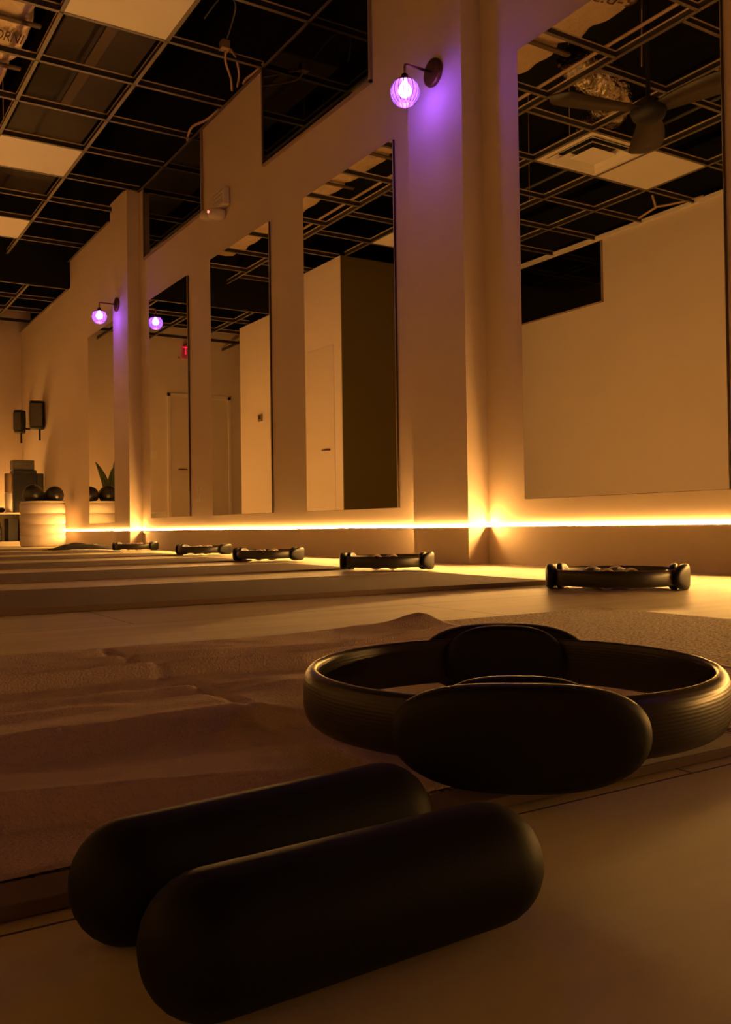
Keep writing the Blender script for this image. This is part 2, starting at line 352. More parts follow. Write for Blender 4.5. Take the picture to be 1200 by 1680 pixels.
for i, (x, y) in enumerate(((0, 5.0), (0, 6.3), (.65, 5.6), (-.68, 3.7), (1.27, 6.9), (-.68, 6.2))):
    tag(obj('hanger_wire', tube(BM(), [(x, y, 4.15), (x + .01, y, H + .04)], .0025, 6), 'cable'), 'thin vertical wire hanging the ceiling grid, ' + ('just left of the air vent', 'beyond the air vent', 'under the tan duct', 'right of the fan in the big mirror', 'over the row of pale tiles', 'between the vent and the reflected tile')[i], 'wire', 'grid hanger wires')

# ------------------------------------------------------------------ ceiling fan (seen in the big mirror)
fan = thing('ceiling_fan', 'dark three-blade ceiling fan seen in the big mirror', 'ceiling fan', (.57, 3.77, 2.68))
b = BM(); lathe(b, [(0, -.075), (.05, -.073), (.095, -.05), (.11, -.01), (.10, .03), (.055, .06), (.03, .075), (0, .075)], 32); obj('motor', b, 'blackbox', fan, True)
b = BM(); tube(b, [(0, 0, .06), (0, 0, 1.47)], .014, 12); obj('downrod', b, 'blackbox', fan)
for a in (14, 136, 258):
    b = BM(); n = 16; top = []; A = math.radians(a); ca, sa = math.cos(A), math.sin(A); L_, R_ = [], []
    for i in range(n + 1):
        t = i / n; r = .07 + .60 * t; wd = .055 + .055 * math.sin(min(1, t * 1.3) * PI / 2) - (.0 if t < .85 else .10 * ((t - .85) / .15) ** 2.2)
        wd = max(wd, .012); tw = .18 * (1 - t * .4)
        for lst, s in ((L_, 1), (R_, -1)):
            x, y, z = r, s * wd + .02 * math.sin(t * PI), s * wd * tw
            lst.append((x * ca - y * sa, x * sa + y * ca, z))
    vt = [[bm_.verts.new((p[0], p[1], p[2] + dz)) for p in lst] for bm_ in (b,) for dz in (.004, -.004) for lst in (L_, R_)]
    for i in range(n):
        b.faces.new((vt[0][i], vt[0][i + 1], vt[1][i + 1], vt[1][i])); b.faces.new((vt[3][i], vt[3][i + 1], vt[2][i + 1], vt[2][i]))
        b.faces.new((vt[2][i], vt[2][i + 1], vt[0][i + 1], vt[0][i])); b.faces.new((vt[1][i], vt[1][i + 1], vt[3][i + 1], vt[3][i]))
    b.faces.new((vt[0][0], vt[1][0], vt[3][0], vt[2][0])); b.faces.new((vt[0][n], vt[2][n], vt[3][n], vt[1][n]))
    obj('blade', b, 'fan', fan, True)

# ------------------------------------------------------------------ mirrors
def mirror(y0, y1, z0, z1, label):
    t = thing('mirror', label, 'mirror', (XW, (y0 + y1) / 2, z0 + HC), 0, 'tall frameless mirrors on the wall'); h = (y1 - y0) / 2
    obj('backing', box(BM(), -.012, -.0015, -h, h, 0, z1 - z0), 'edge', t)
    obj('glass', box(BM(), -.0165, -.0122, -h + .0008, h - .0008, .0008, z1 - z0 - .0008), 'mirror', t)
mirror(1.838, 2.792, .098, 1.925, 'largest-looking mirror at the right edge, reflecting the fan and air vent')
mirror(3.712, 4.645, .086, 1.90, 'tall mirror just left of the near pilaster, reflecting the dark olive block')
mirror(5.105, 6.045, .088, 1.90, 'tall mirror third from the right, below the emergency light')
mirror(6.500, 7.370, .090, 1.90, 'tall mirror with the exit sign and a purple lamp reflected in it')
mirror(8.30, 9.24, .060, 1.93, 'farthest mirror beyond the far pilaster, reflecting a plant in a planter')

# ------------------------------------------------------------------ dark windows high in the walls
def win(n, x, y0, y1, z0, z1, s, label):
    b = BM(); t = .012
    xa, xb = sorted((x, x + s * .018))
    box(b, xa, xb, y0, y1, z0, z0 + t); box(b, xa, xb, y0, y0 + t, z0, z1); box(b, xa, xb, y1 - t * .3, y1, z0, z1)
    fr = struct('window_%d' % n, b, 'frame', label)
    xa, xb = sorted((x + s * .001, x + s * .010))
    obj('pane', box(BM(), xa, xb, y0 + .008, y1 - .003, z0 + .009, z1), 'dglass', fr)
win(1, XW, 3.905, 5.18, 2.268 + HC, H - .005, -1, 'black high window above the second mirror')
win(2, XW, 6.19, 7.50, 2.275 + HC, H - .005, -1, 'black high window beside the far pilaster')
win(3, XO, 6.55, 8.30, 2.235 + HC, H - .02, 1, 'black high window in the opposite wall, seen in the big mirror')

# ------------------------------------------------------------------ LED strip
strip = thing('light_strip', 'glowing yellow-white light strip running low along the mirror wall', 'light strip', (XW, 3, .163))
path = [(XW, -.6), (XW, 3.041), (2.407, 3.041), (2.407, 3.441), (XW, 3.441), (XW, 7.64), (2.407, 7.64), (2.407, 8.07), (XW, 8.07), (XW, YE), (.7, YE)]
def offset_path(path, d):
    out = []
    for i, p in enumerate(path):
        p = Vector(p); n = Vector((0, 0)); 
        ds = []
        if i > 0: ds.append((p - Vector(path[i - 1])).normalized())
        if i < len(path) - 1: ds.append((Vector(path[i + 1]) - p).normalized())
        ns = [Vector((-q.y, q.x)) for q in ds]
        if len(ns) == 2: v2 = (ns[0] + ns[1]); off = v2 / max(.3, (1 + ns[0].dot(ns[1]))) 
        else: off = ns[0]
        out.append(p + off * d)
    return out
def dense(path, step=.1):
    out = []
    for a, b_ in zip(path, path[1:]):
        a, b_ = Vector(a), Vector(b_); n = max(1, int((b_ - a).length / step))
        for k in range(n): out.append(a.lerp(b_, k / n))
    out.append(Vector(path[-1])); return out
def sweep(bm, d0, d1, z0, z1, wob=True, pth=path):
    A, B = offset_path(pth, d0), offset_path(pth, d1); V = []
    pa, pb = [], []
    for i in range(len(pth) - 1):
        n = max(1, int((Vector(pth[i + 1]) - Vector(pth[i])).length / .1))
        for k in range(n): pa.append(A[i].lerp(A[i + 1], k / n)); pb.append(B[i].lerp(B[i + 1], k / n))
    pa.append(A[-1]); pb.append(B[-1])
    for a, b_ in zip(pa, pb):
        w_ = .0022 * noise.noise(Vector((a.x * 1.3, a.y * 1.3, 0))) if wob else 0
        V.append([bm.verts.new((a.x - XW, a.y - 3, z0 + w_)), bm.verts.new((b_.x - XW, b_.y - 3, z0 + w_)), bm.verts.new((b_.x - XW, b_.y - 3, z1 + w_)), bm.verts.new((a.x - XW, a.y - 3, z1 + w_))])
    for p, q in zip(V, V[1:]):
        for k in range(4): bm.faces.new((p[k], p[(k + 1) % 4], q[(k + 1) % 4], q[k]))
    bm.faces.new(V[0]); bm.faces.new(V[-1]); return bm
b = BM(); sweep(b, .0005, .013, -.0065, -.0045); obj('channel', b, 'white', strip)
b = BM(); sweep(b, .001, .008, -.0043, .0035); df = obj('diffuser', b, 'led', strip); df.data.materials.append(M['ledtop'])
for p in df.data.polygons:
    if abs(p.normal.z) > .7: p.material_index = 1

# ------------------------------------------------------------------ wall sconces
def make_sconce(loc, label):
    t = thing('wall_sconce', label, 'wall lamp', loc, 0, 'ribbed glass globe wall lamps on the pilasters')
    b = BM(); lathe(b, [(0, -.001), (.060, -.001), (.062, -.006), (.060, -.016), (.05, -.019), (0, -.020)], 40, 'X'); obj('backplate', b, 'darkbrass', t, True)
    b = BM(); tube(b, [(-.018, 0, 0), (-.150, 0, 0), (-.158, 0, -.004), (-.160, 0, -.012), (-.160, 0, -.055)], .0062, 14); obj('arm', b, 'brass', t, True)
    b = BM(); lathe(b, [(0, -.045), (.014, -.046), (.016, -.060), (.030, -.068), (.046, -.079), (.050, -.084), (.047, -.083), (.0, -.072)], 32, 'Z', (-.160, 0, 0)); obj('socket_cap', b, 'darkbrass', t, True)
    n = 72; b = BM(); prof = []; cz = -.124; Rg = .063; rows = []
    for j in range(23):
        th = math.radians(38 + (152 - 38) * j / 22); row = []
        for k in range(n):
            a = 2 * PI * k / n; rr = Rg * (1 + .028 * abs(math.cos(a * 9)) - .02)
            row.append(b.verts.new((-.160 + rr * math.sin(th) * math.cos(a), rr * math.sin(th) * math.sin(a), cz + Rg * math.cos(th))))
        rows.append(row)
    for A, B in zip(rows, rows[1:]):
        for k in range(n): b.faces.new((A[k], A[(k + 1) % n], B[(k + 1) % n], B[k]))
    g = obj('glass_shade', b, 'shade', t, True)
    b = BM()
    for k in range(18):
        a = 2 * PI * (k + .5) / 18
        tube(b, [(-.160 + (Rg - .0005) * math.sin(math.radians(q)) * math.cos(a), (Rg - .0005) * math.sin(math.radians(q)) * math.sin(a), cz + Rg * math.cos(math.radians(q))) for q in range(40, 152, 8)], .0017, 5)
    obj('rib_lines', b, 'rib', g, True)
    b = BM(); lathe(b, [(0, -.075), (.010, -.076), (.014, -.085), (.027, -.105), (.030, -.118), (.026, -.132), (.014, -.143), (0, -.146)], 24, 'Z', (-.160, 0, 0)); obj('bulb', b, 'bulb', t, True)
    return t
s1 = make_sconce((2.407, 3.231, 1.997 + HC), 'large-looking wall lamp glowing purple on the near pilaster, upper middle')
dup(s1, (2.407, 7.93, 1.973 + HC), 0, 'small distant wall lamp glowing purple on the far pilaster, upper left')
dup(s1, (2.407, -1.36, 1.99 + HC), 0, 'added unseen wall lamp behind the camera, giving purple fill light')  # unseen lamp, added so purple fill reaches the foreground floor

# ------------------------------------------------------------------ emergency light
e = thing('emergency_light', 'small white ribbed emergency light with a tiny red dot, high on the wall', 'emergency light', (XW, 5.80, 2.20 + HC))
obj('housing', box(BM(), -.055, -.0005, -.085, .085, -.01, .115, .012, 3), 'white', e)
b = BM()
for k in range(4): box(b, -.066, -.054, -.078, .078, .004 + k * .028, .018 + k * .028, .003)
obj('rib', b, 'white', e)
b = BM(); lathe(b, [(0, -.02), (.05, -.02), (.06, .0), (.055, .03), (0, .035)], 24, 'Z', (-.055, .02, -.055)); obj('lamp_head', b, 'white', e, True)
b = BM(); lathe(b, [(0, 0), (.045, 0), (.05, .02), (.04, .05), (0, .055)], 24, 'Z', (-.055, .20, -.03)); tube(b, smoothpts([(-.04, .07, -.03), (-.05, .12, -.045), (-.055, .17, -.02)], 5), .009, 8); obj('lamp_head', b, 'white', e, True)
b = BM(); lathe(b, [(0, -.125), (.008, -.122), (.009, -.115), (0, -.11)], 12, 'X', (0, .02, -.042)); bmesh.ops.translate(b, vec=(.0, 0, 0), verts=b.verts); obj('indicator_dot', b, 'red', e, True)['label'] = 'tiny glowing red dot'

# outlet
o_ = thing('wall_outlet', 'white outlet plate on the wall between two mirrors, low down', 'outlet', (XW, 6.36, .37))
obj('plate', box(BM(), -.006, -.0005, -.038, .038, .0, .125, .002), 'white', o_)
obj('socket', box(BM(), -.009, -.0062, -.018, .018, .02, .105, .003), 'white', o_)

# ------------------------------------------------------------------ things seen in mirrors: exit sign, doors, thermostat
ex = thing('exit_sign', 'red lit exit sign above the far door, seen in the fourth mirror', 'exit sign', (.12, YE - .03, 2.44 + HC))
obj('housing', box(BM(), -.16, .16, -.022, .0295, .0, .2, .006), 'exitface', ex)
text_child(ex, 'EXIT', .165, (0, -.0235, .1), (PI / 2, 0, 0), 'lettering', False, 'exitred')
tag(obj('sprinkler_head', lathe(BM(), [(0, .0), (.03, 0), (.03, .01), (.01, .02), (.01, .05), (0, .05)], 16, 'Z', (.36, 12.40, 2.40 + HC)), 'cable', None, True), 'tiny pale round detector beside the exit sign', 'detector')
bpy.data.objects['sprinkler_head'].location = (0, 0, 0)
b = BM(); box(b, -.42, .46, YE - .008, YE - .0005, .01, 2.05, .002); dr = struct('door_1', b, 'wood', 'pale door in the far wall')
b = BM(); tube(b, [(.35, YE - .012, 1.01), (.35, YE - .06, 1.01), (.24, YE - .062, 1.01)], .010, 10); obj('door_handle', b, 'darkbrass', dr, True)
b = BM(); box(b, .46, .51, YE - .016, YE - .0005, 0, 2.10, .003); box(b, -.47, -.42, YE - .016, YE - .0005, 0, 2.10, .003); box(b, -.47, .51, YE - .016, YE - .0005, 2.05, 2.10, .003); obj('door_frame', b, 'white', dr)
b = BM(); box(b, XB + .0005, XB + .006, 8.52, 9.32, .01, 2.135, .0015); d2_ = struct('door_2', b, 'wood', 'flush pale door in the side of the block')
b = BM(); tube(b, [(XB + .006, 8.62, 1.0), (XB + .05, 8.62, 1.0), (XB + .052, 8.72, 1.0)], .009, 8); obj('door_handle', b, 'darkbrass', d2_, True)
th = thing('thermostat', 'tiny dark thermostat on the pale wall, seen in the third mirror', 'thermostat', (XB, 10.36, 1.49))
obj('case', box(BM(), .0005, .02, -.05, .05, 0, .09, .004), 'brown', th); obj('screen', box(BM(), .0202, .023, -.03, .03, .03, .075), 'blackbox', th)
sw = thing('light_switch', 'pale switch plate on the far wall left of the door, seen in the fourth mirror', 'switch', (.72, YE, 1.15))
obj('plate', box(BM(), -.06, .06, -.008, -.0005, 0, .12, .002), 'white', sw); obj('rocker', box(BM(), -.04, -.005, -.012, -.0082, .03, .09, .001), 'white', sw)

# ------------------------------------------------------------------ mats
def slab(bm, x0, x1, y0, y1, z0, z1, rot=0, curl=0):
    nx = 60; ny = 10; cx, cy = (x0 + x1) / 2, (y0 + y1) / 2; T = []
    for i in range(nx + 1):
        row = []
        for j in range(ny + 1):
            x = x0 + (x1 - x0) * i / nx; y = y0 + (y1 - y0) * j / ny
            dz = curl * max(0, 1 - (i / nx) * 9) ** 2 + .0014 * (noise.noise(Vector((x * 3, y * 3, y0))) + 1) * .5
            xr = cx + (x - cx) * math.cos(rot) - (y - cy) * math.sin(rot); yr = cy + (x - cx) * math.sin(rot) + (y - cy) * math.cos(rot)
            row.append((xr, yr, dz))
        T.append(row)
    top = [[bm.verts.new((p[0], p[1], p[2] + z1)) for p in r] for r in T]; bot = [[bm.verts.new((p[0], p[1], p[2] * .8 + z0)) for p in r] for r in T]
    for i in range(nx):
        for j in range(ny):
            bm.faces.new((top[i][j], top[i + 1][j], top[i + 1][j + 1], top[i][j + 1])); bm.faces.new((bot[i][j + 1], bot[i + 1][j + 1], bot[i + 1][j], bot[i][j]))
    for i in range(nx):
        bm.faces.new((bot[i][0], bot[i + 1][0], top[i + 1][0], top[i][0])); bm.faces.new((top[i][ny], top[i + 1][ny], bot[i + 1][ny], bot[i][ny]))
    for j in range(ny):
        bm.faces.new((top[0][j], top[0][j + 1], bot[0][j + 1], bot[0][j])); bm.faces.new((bot[nx][j], bot[nx][j + 1], top[nx][j + 1], top[nx][j]))
    return bm
G = 'exercise mats laid in a row'
for y, x1, rot, lab, th_ in ((1.905, 1.77, -.045, 'brown exercise mat just beyond the open strip of floor, second nearest', .0125), (3.08, 1.86, -.02, 'brown exercise mat third from the camera, its ring by the near pilaster', .006),
                        (4.22, 1.95, -.01, 'brown exercise mat fourth from the camera', .006), (5.45, 2.05, 0, 'brown exercise mat fifth from the camera', .006),
                        (6.75, 2.05, 0, 'brown exercise mat sixth from the camera', .006), (8.0, 2.0, 0, 'farthest brown exercise mat, in front of the planter', .006)):
    tag(obj('exercise_mat', slab(BM(), x1 - 1.80, x1, y, y + .62, .0005, th_, rot), 'mat'), lab, 'mat', G)
# foreground mat with woven top
fm = obj('exercise_mat', slab(BM(), -.50, 1.325, .424, 1.262, .0004, .0046), 'mesh')
obj('hem', box(BM(), -.502, 1.327, .4215, .4505, .0006, .0075, .0012), 'hem', fm)
tag(fm, 'dark mesh-textured mat in the foreground, mostly under the towel', 'mat', G)

# towel with folds
def seg_d(px, py, L):
    """distance to the polyline, signed side, and how far the point lies beyond its ends"""
    best = 1e9; side = 0; over = 0; n = len(L) - 1
    for i, ((ax, ay), (bx, by)) in enumerate(zip(L, L[1:])):
        dx, dy = bx - ax, by - ay; ln = math.hypot(dx, dy); t0 = ((px - ax) * dx + (py - ay) * dy) / (ln * ln); t = max(0, min(1, t0))
        qx, qy = px - ax - t * dx, py - ay - t * dy; d_ = math.hypot(qx, qy)
        if d_ < best:
            pd = (dx * (py - ay) - dy * (px - ax)) / ln
            end = (i == 0 and t0 < 0) or (i == n - 1 and t0 > 1)
            best = d_; side = pd; over = (abs(t0 - t) * ln) if end else 0
            dist = abs(pd) if end else d_
    return dist, side, over
folds = [([(-.5, .985), (.17, .965), (.335, .952), (.49, .925), (.62, .93), (.9, .92)], .0060, .085, .006), ([(-.5, .66), (.119, .675), (.205, .677), (.312, .694), (.36, .655), (.50, .64), (.7, .66)], .0085, .14, .010),
         ([(-.5, .57), (.095, .542), (.153, .528), (.24, .507), (.4, .49)], .0065, .070, .007), ([(-.5, 1.09), (.3, 1.10), (.45, 1.075), (.62, 1.06), (.85, 1.08)], .0035, .04, .012), ([(-.4, .82), (.2, .83), (.5, .80), (.85, .84)], .0028, .05, .02),
         ([(.40, .77), (.48, .765), (.56, .735), (.66, .76)], .006, .04, .01), ([(-.4, .76), (.05, .752), (.18, .77)], .0028, .03, .01)]
folds += [([(-.5, .985), (.17, .965), (.335, .952), (.49, .925), (.62, .93)], .0022, .010, .005), ([(-.5, .66), (.119, .675), (.205, .677), (.312, .694), (.36, .655), (.50, .64)], .0020, .010, .006), ([(-.5, .57), (.095, .542), (.153, .528), (.24, .507)], .0018, .010, .005)]
creases = [([(.346, 1.191), (.329, .949)], .0020, .006), ([(.325, .838), (.315, .70), (.318, .66)], .0022, .006)]
def towel_h(x, y):
    h = 0
    for L, a, wf, wn in folds:
        d_, s, ov = seg_d(x, y, L); k = 1 / (1 + math.exp(max(-40, min(40, -s / .003))))
        h += a * math.exp(-(d_ / (wn + (wf - wn) * k)) ** 2) * math.exp(-(ov / .05) ** 2)
    for L, a, wd in creases:
        d_, s, ov = seg_d(x, y, L); h -= a * math.exp(-(d_ / wd) ** 2) * math.exp(-(ov / .02) ** 2)
    h += .0032 * noise.noise(Vector((x * 3.2 + y, y * 11, 3))) + .0006 * noise.noise(Vector((x * 22, y * 40, 9)))
    h += .007 * math.exp(-((x - .90) ** 2 + (y - 1.275) ** 2) / .0035)
    return max(h, -.0010)
RCX, RCY = .109 * .8486 + .702 * .529, -.109 * .529 + .702 * .8486
def pressed(x, y, h):   # cloth pressed down under the ring and its two handles
    k = 1
    for lat, d in ((.109 - .020, .702 - .16), (.109 + .020, .702 + .16)):
        px, py = lat * .8486 + d * .529, -lat * .529 + d * .8486
        q = math.hypot(x - px, y - py); t = max(0, min(1, (q - .05) / .09)); k = min(k, .10 + .90 * t * t * (3 - 2 * t))
    h *= k; q = abs(math.hypot(x - RCX, y - RCY) - .154); cap = .0115 + max(0, q - .015) * .25
    return cap * math.tanh(h / cap) if h > 0 else h
b = BM(); nx, ny = 420, 260; rows = []
for i in range(nx + 1):
    row = []
    for j in range(ny + 1):
        u, v_ = i / nx, j / ny
        y = .452 + v_ * (1.222 - .452) + (.018 * (u - .3)) + v_ * max(0, u - .80) * .22 + .004 * noise.noise(Vector((u * 9, v_ * 2, 0))) * (v_)
        x1 = .872 + .03 * v_; x = -.45 + u * (x1 + .45)
        edge = min(1, min(j, ny - j) / 3, (nx - i) / 3)
        row.append(b.verts.new((x, y, .0093 + pressed(x, y, towel_h(x, y) * 2.0) * (.35 + .65 * edge))))
    rows.append(row)
for i in range(nx):
    for j in range(ny): b.faces.new((rows[i][j], rows[i + 1][j], rows[i + 1][j + 1], rows[i][j + 1]))
per = [rows[i][0] for i in range(nx + 1)] + [rows[nx][j] for j in range(1, ny + 1)] + [rows[i][ny] for i in range(nx - 1, -1, -1)] + [rows[0][j] for j in range(ny - 1, 0, -1)]
lo = [b.verts.new((v_.co.x, v_.co.y, max(.0068, v_.co.z - .0022))) for v_ in per]
for k in range(len(per)): b.faces.new((per[k], lo[k], lo[(k + 1) % len(per)], per[(k + 1) % len(per)]))
tag(obj('towel', b, 'towel', None, True), 'creased brown towel spread over the foreground mat', 'towel')

# ------------------------------------------------------------------ pilates rings
def superell(a, n=3.2): 
    c, s = math.cos(a), math.sin(a); return math.copysign(abs(c) ** (2 / n), c), math.copysign(abs(s) ** (2 / n), s)
def pad_bm(R0, out, hl, hh, th_, sign):
    """pad hugging the ring: base radius R0, bulging by th_ outward (sign 1) or inward (-1)"""
    b = BM(); n = 64; rings = []
    prof = [(0.90, 0), (.97, .12), (1.0, .35), (1.0, .6), (.965, .82), (.88, .95), (.72, 1.03), (.45, 1.07), (.2, 1.09)]
    def P(u, w_, r):
        ang = u / R0; rr = R0 + sign * r
        return (rr * math.cos(ang), rr * math.sin(ang), w_)
    for s, t in prof:
        rings.append([b.verts.new(P(hl * s * superell(2 * PI * k / n, 2.7)[0], hh * s * superell(2 * PI * k / n, 2.25)[1], th_ * t)) for k in range(n)])
    for A, B in zip(rings, rings[1:]):
        for k in range(n): b.faces.new((A[k], A[(k + 1) % n], B[(k + 1) % n], B[k]))
    b.faces.new(rings[0]); b.faces.new(rings[-1]); return b
def make_ring(label, loc, rz, lod=1):
    t = thing('exercise_ring', label, 'exercise ring', loc, rz, 'black exercise rings with padded handles')
    b = BM(); n = 160 if lod else 64; Rm = .150; prof = []
    hh = .0200
    for k in range(24):
        a = 2 * PI * k / 24; c, s = math.cos(a), math.sin(a)
        z = hh * math.copysign(abs(s) ** .75, s)
        x = (.0085 * abs(c) ** .9 if c > 0 else -.0030 * abs(c) ** .6); prof.append((x, z))
    rows = [[b.verts.new(((Rm + x) * math.cos(2 * PI * i / n), (Rm + x) * math.sin(2 * PI * i / n), z)) for x, z in prof] for i in range(n)]
    for i in range(n):
        A, B = rows[i], rows[(i + 1) % n]
        for k in range(24): b.faces.new((A[k], A[(k + 1) % 24], B[(k + 1) % 24], B[k]))
    obj('hoop', b, 'hoop', t, True)
    for sgn in (0, PI):
        q = obj('outer_pad', pad_bm(.1560, 0, .075, .032, .020, 1), 'rubber', t, True, (0, 0, 0), sgn)
        q = obj('inner_pad', pad_bm(.1485, 0, .058, .0325, .016, -1), 'rubber', t, True, (0, 0, 0), sgn)
    return t
m = mat('hoop_grip', (.022, .017, .010), .34, spec=.5); nt = m.node_tree
tc = nt.nodes.new('ShaderNodeTexCoord'); sx = nt.nodes.new('ShaderNodeSeparateXYZ'); mu = nt.nodes.new('ShaderNodeMath'); mu.operation = 'MULTIPLY'; mu.inputs[1].default_value = 2600
si = nt.nodes.new('ShaderNodeMath'); si.operation = 'SINE'; bp = nt.nodes.new('ShaderNodeBump'); bp.inputs['Strength'].default_value = .06; bp.inputs['Distance'].default_value = .0006
nt.links.new(tc.outputs['Object'], sx.inputs[0]); nt.links.new(sx.outputs['Z'], mu.inputs[0]); nt.links.new(mu.outputs[0], si.inputs[0]); nt.links.new(si.outputs[0], bp.inputs['Height']); nt.links.new(bp.outputs[0], nt.nodes['Principled BSDF'].inputs['Normal'])
M['hoop'] = m
RT = Vector((.8486, -.529)); FW = Vector((.529, .8486))
def cw(lat, d): p = RT * lat + FW * d; return p.x, p.y
ax = RT * .120 + FW * .992
x, y = cw(.109, .702)
ring0 = make_ring('big exercise ring in the foreground, lying on the towel behind the two rollers', (x, y, .044), math.atan2(ax.y, ax.x))
GR = 'black exercise rings with padded handles'
def ringat(px, d, lat_ax, dep_ax, label, z=.0325):
    x, y = cw((px - 600) / 1500 * d, d); a = RT * lat_ax + FW * dep_ax
    return dup(ring0, (x, y, z), math.atan2(a.y, a.x), label, GR), (x, y)
_, r1 = ringat(1010, 2.33, 1, -.42, 'exercise ring at the right on bare floor under the big mirror, two weights inside')
_, r2 = ringat(634, 3.42, 1, -.25, 'exercise ring in front of the near pilaster, on the third mat', .038)
_, r3 = ringat(440, 4.52, 1, -.30, 'exercise ring left of the pilaster one, on the fourth mat', .038)
_, r4 = ringat(334, 5.70, 1, -.35, 'exercise ring on the fifth mat, below the third mirror', .038)
_, r5 = ringat(222, 7.10, 1, -.15, 'farthest exercise ring, in front of the far pilaster', .038)

# ------------------------------------------------------------------ hand weights (foam capsules)
def capsule(L, r, flat=1.0):
    prof = [(0, -L / 2)]
    for k in range(1, 9):
        a = PI / 2 * k / 8; prof.append((r * math.sin(a) ** .9, -L / 2 + r * flat * (1 - math.cos(a))))
    for k in range(1, 12): prof.append((r, -L / 2 + r * flat + (L - 2 * r * flat) * k / 12))
    for k in range(8, 0, -1):
        a = PI / 2 * k / 8; prof.append((r * math.sin(a) ** .9, L / 2 - r * flat * (1 - math.cos(a))))
    prof.append((0, L / 2)); return lathe(BM(), prof, 48, 'X')
GW = 'black foam hand weights'
def weight(a, b_, r, label, z0=0):
    ax_, ay = cw(*a); bx, by = cw(*b_); L = math.hypot(bx - ax_, by - ay) + 2 * r
    w_ = obj('hand_weight', capsule(L, r), 'black', None, True, ((ax_ + bx) / 2, (ay + by) / 2, r + z0), math.atan2(by - ay, bx - ax_))
    return tag(w_, label, 'hand weight', GW)
weight((-.0560, .322), (.048, .392), .0252, 'nearest black foam hand weight, lying in front at the bottom of the photo')
weight((-.0985, .380), (.0055, .460), .0252, 'black foam hand weight right behind the nearest one')
base = obj('hand_weight', capsule(.155, .0240, .55), 'black', None, True)
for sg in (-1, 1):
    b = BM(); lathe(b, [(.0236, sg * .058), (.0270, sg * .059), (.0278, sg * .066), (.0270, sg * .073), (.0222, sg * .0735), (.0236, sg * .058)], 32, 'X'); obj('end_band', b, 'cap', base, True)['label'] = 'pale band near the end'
first = True
def small_weight(x, y, z, rz, label):
    global first
    o = base if first else dup(base, (x, y, z), 0, label)
    first = False
    o.location = (x, y, z); o.rotation_euler = (0, 0, rz); tag(o, label, 'hand weight', GW)
fa = math.atan2(FW.y, FW.x)
for (x, y), z, nm in ((r1, 0, 'under the big mirror'), (r2, .007, 'by the near pilaster'), (r3, .007, 'on the fourth mat'), (r4, .007, 'on the fifth mat'), (r5, .007, 'by the far pilaster')):
    for s, wn in ((-1, 'left'), (1, 'right')):
        p = Vector((x, y)) + RT * (s * .0305 - .010) + FW * .012
        small_weight(p.x, p.y,   .0279 + z, fa, '%s of two hand weights inside the exercise ring %s' % (wn, nm))
# dark crumpled cloth at the far end
b = BM(); nx, ny = 40, 16; rows = []
cx, cy = cw((138 - 600) / 1500 * 7.75, 7.75)
for i in range(nx + 1):
    row = []
    for j in range(ny + 1):
        u, v_ = i / nx * 2 - 1, j / ny * 2 - 1
        env = max(0, 1 - abs(u) ** 2.5) * max(0, 1 - v_ * v_); h = .055 * env * (.75 + .5 * noise.noise(Vector((u * 3, v_ * 3, 1)))) + .004
        p = Vector((cx, cy)) + RT * (u * .27) + FW * (v_ * .11); row.append(b.verts.new((p.x, p.y, h + .007)))
    rows.append(row)
for i in range(nx):
    for j in range(ny): b.faces.new((rows[i][j], rows[i + 1][j], rows[i + 1][j + 1], rows[i][j + 1]))
bo = [b.verts.new((v_.co.x, v_.co.y, .0068)) for v_ in [rows[i][0] for i in range(nx + 1)] + [rows[i][ny] for i in range(nx, -1, -1)]]
pr = [rows[i][0] for i in range(nx + 1)] + [rows[i][ny] for i in range(nx, -1, -1)]
for k in range(len(pr)): b.faces.new((pr[k], bo[k], bo[(k + 1) % len(pr)], pr[(k + 1) % len(pr)]))
tag(obj('folded_cloth', b, 'cloth', None, True), 'long dark crumpled cloth on the farthest mat', 'cloth')

# ------------------------------------------------------------------ far left: planter with balls, shelf, boxes, speakers, plant
def planter(loc, label):
    t = thing('planter', label, 'planter', loc, 0)
    prof = [(0, 0), (.212, 0), (.222, .012)]
    for k in range(4):
        z = .012 + k * .112; prof += [(.226, z + .004), (.228, z + .05), (.226, z + .104), (.217, z + .108), (.217, z + .112)]
    prof += [(.224, .462), (.224, .474), (.205, .474), (.205, .40), (0, .40)]
    obj('tub', lathe(BM(), prof, 56), 'tub', t, True); return t
pl = planter((2.205, 9.96, 0), 'white banded round planter holding dark balls, at the far left')
GB = 'dark shiny balls in the white planter'
for x, y, z, r, lab in ((2.315, 9.90, .540, .095, 'dark shiny ball at the right of the white planter'), (2.105, 9.93, .545, .106, 'largest dark shiny ball at the left of the white planter'), (2.25, 10.085, .51, .065, 'dark ball at the back of the white planter')):
    tag(obj('exercise_ball', lathe(BM(), [(r * math.sin(PI * k / 16), -r * math.cos(PI * k / 16)) for k in range(17)], 32), 'ball', None, True, (x, y, z)), lab, 'ball', GB)
sh = thing('shelf_unit', 'low white open shelf beside the planter at the left edge', 'shelf', (1.75, 10.95, 0))
obj('top_board', box(BM(), -.6, .42, -.17, .17, .355, .375, .002), 'white', sh); obj('bottom_board', box(BM(), -.6, .42, -.17, .17, .03, .05, .002), 'white', sh)
for x in (-.6, -.1, .4): obj('side_panel', box(BM(), x, x + .02, -.17, .17, .0502, .3548), 'white', sh)
obj('back_panel', box(BM(), -.58, .40, .155, .17, .0502, .3548), 'white', sh)
obj('plinth', box(BM(), -.58, .40, -.15, .15, 0, .0298), 'white', sh)
tag(obj('storage_case', box(BM(), 2.02, 2.13, 10.82, 11.04, .051, .31, .006), 'blackbox'), 'black case standing inside the low white shelf', 'case')
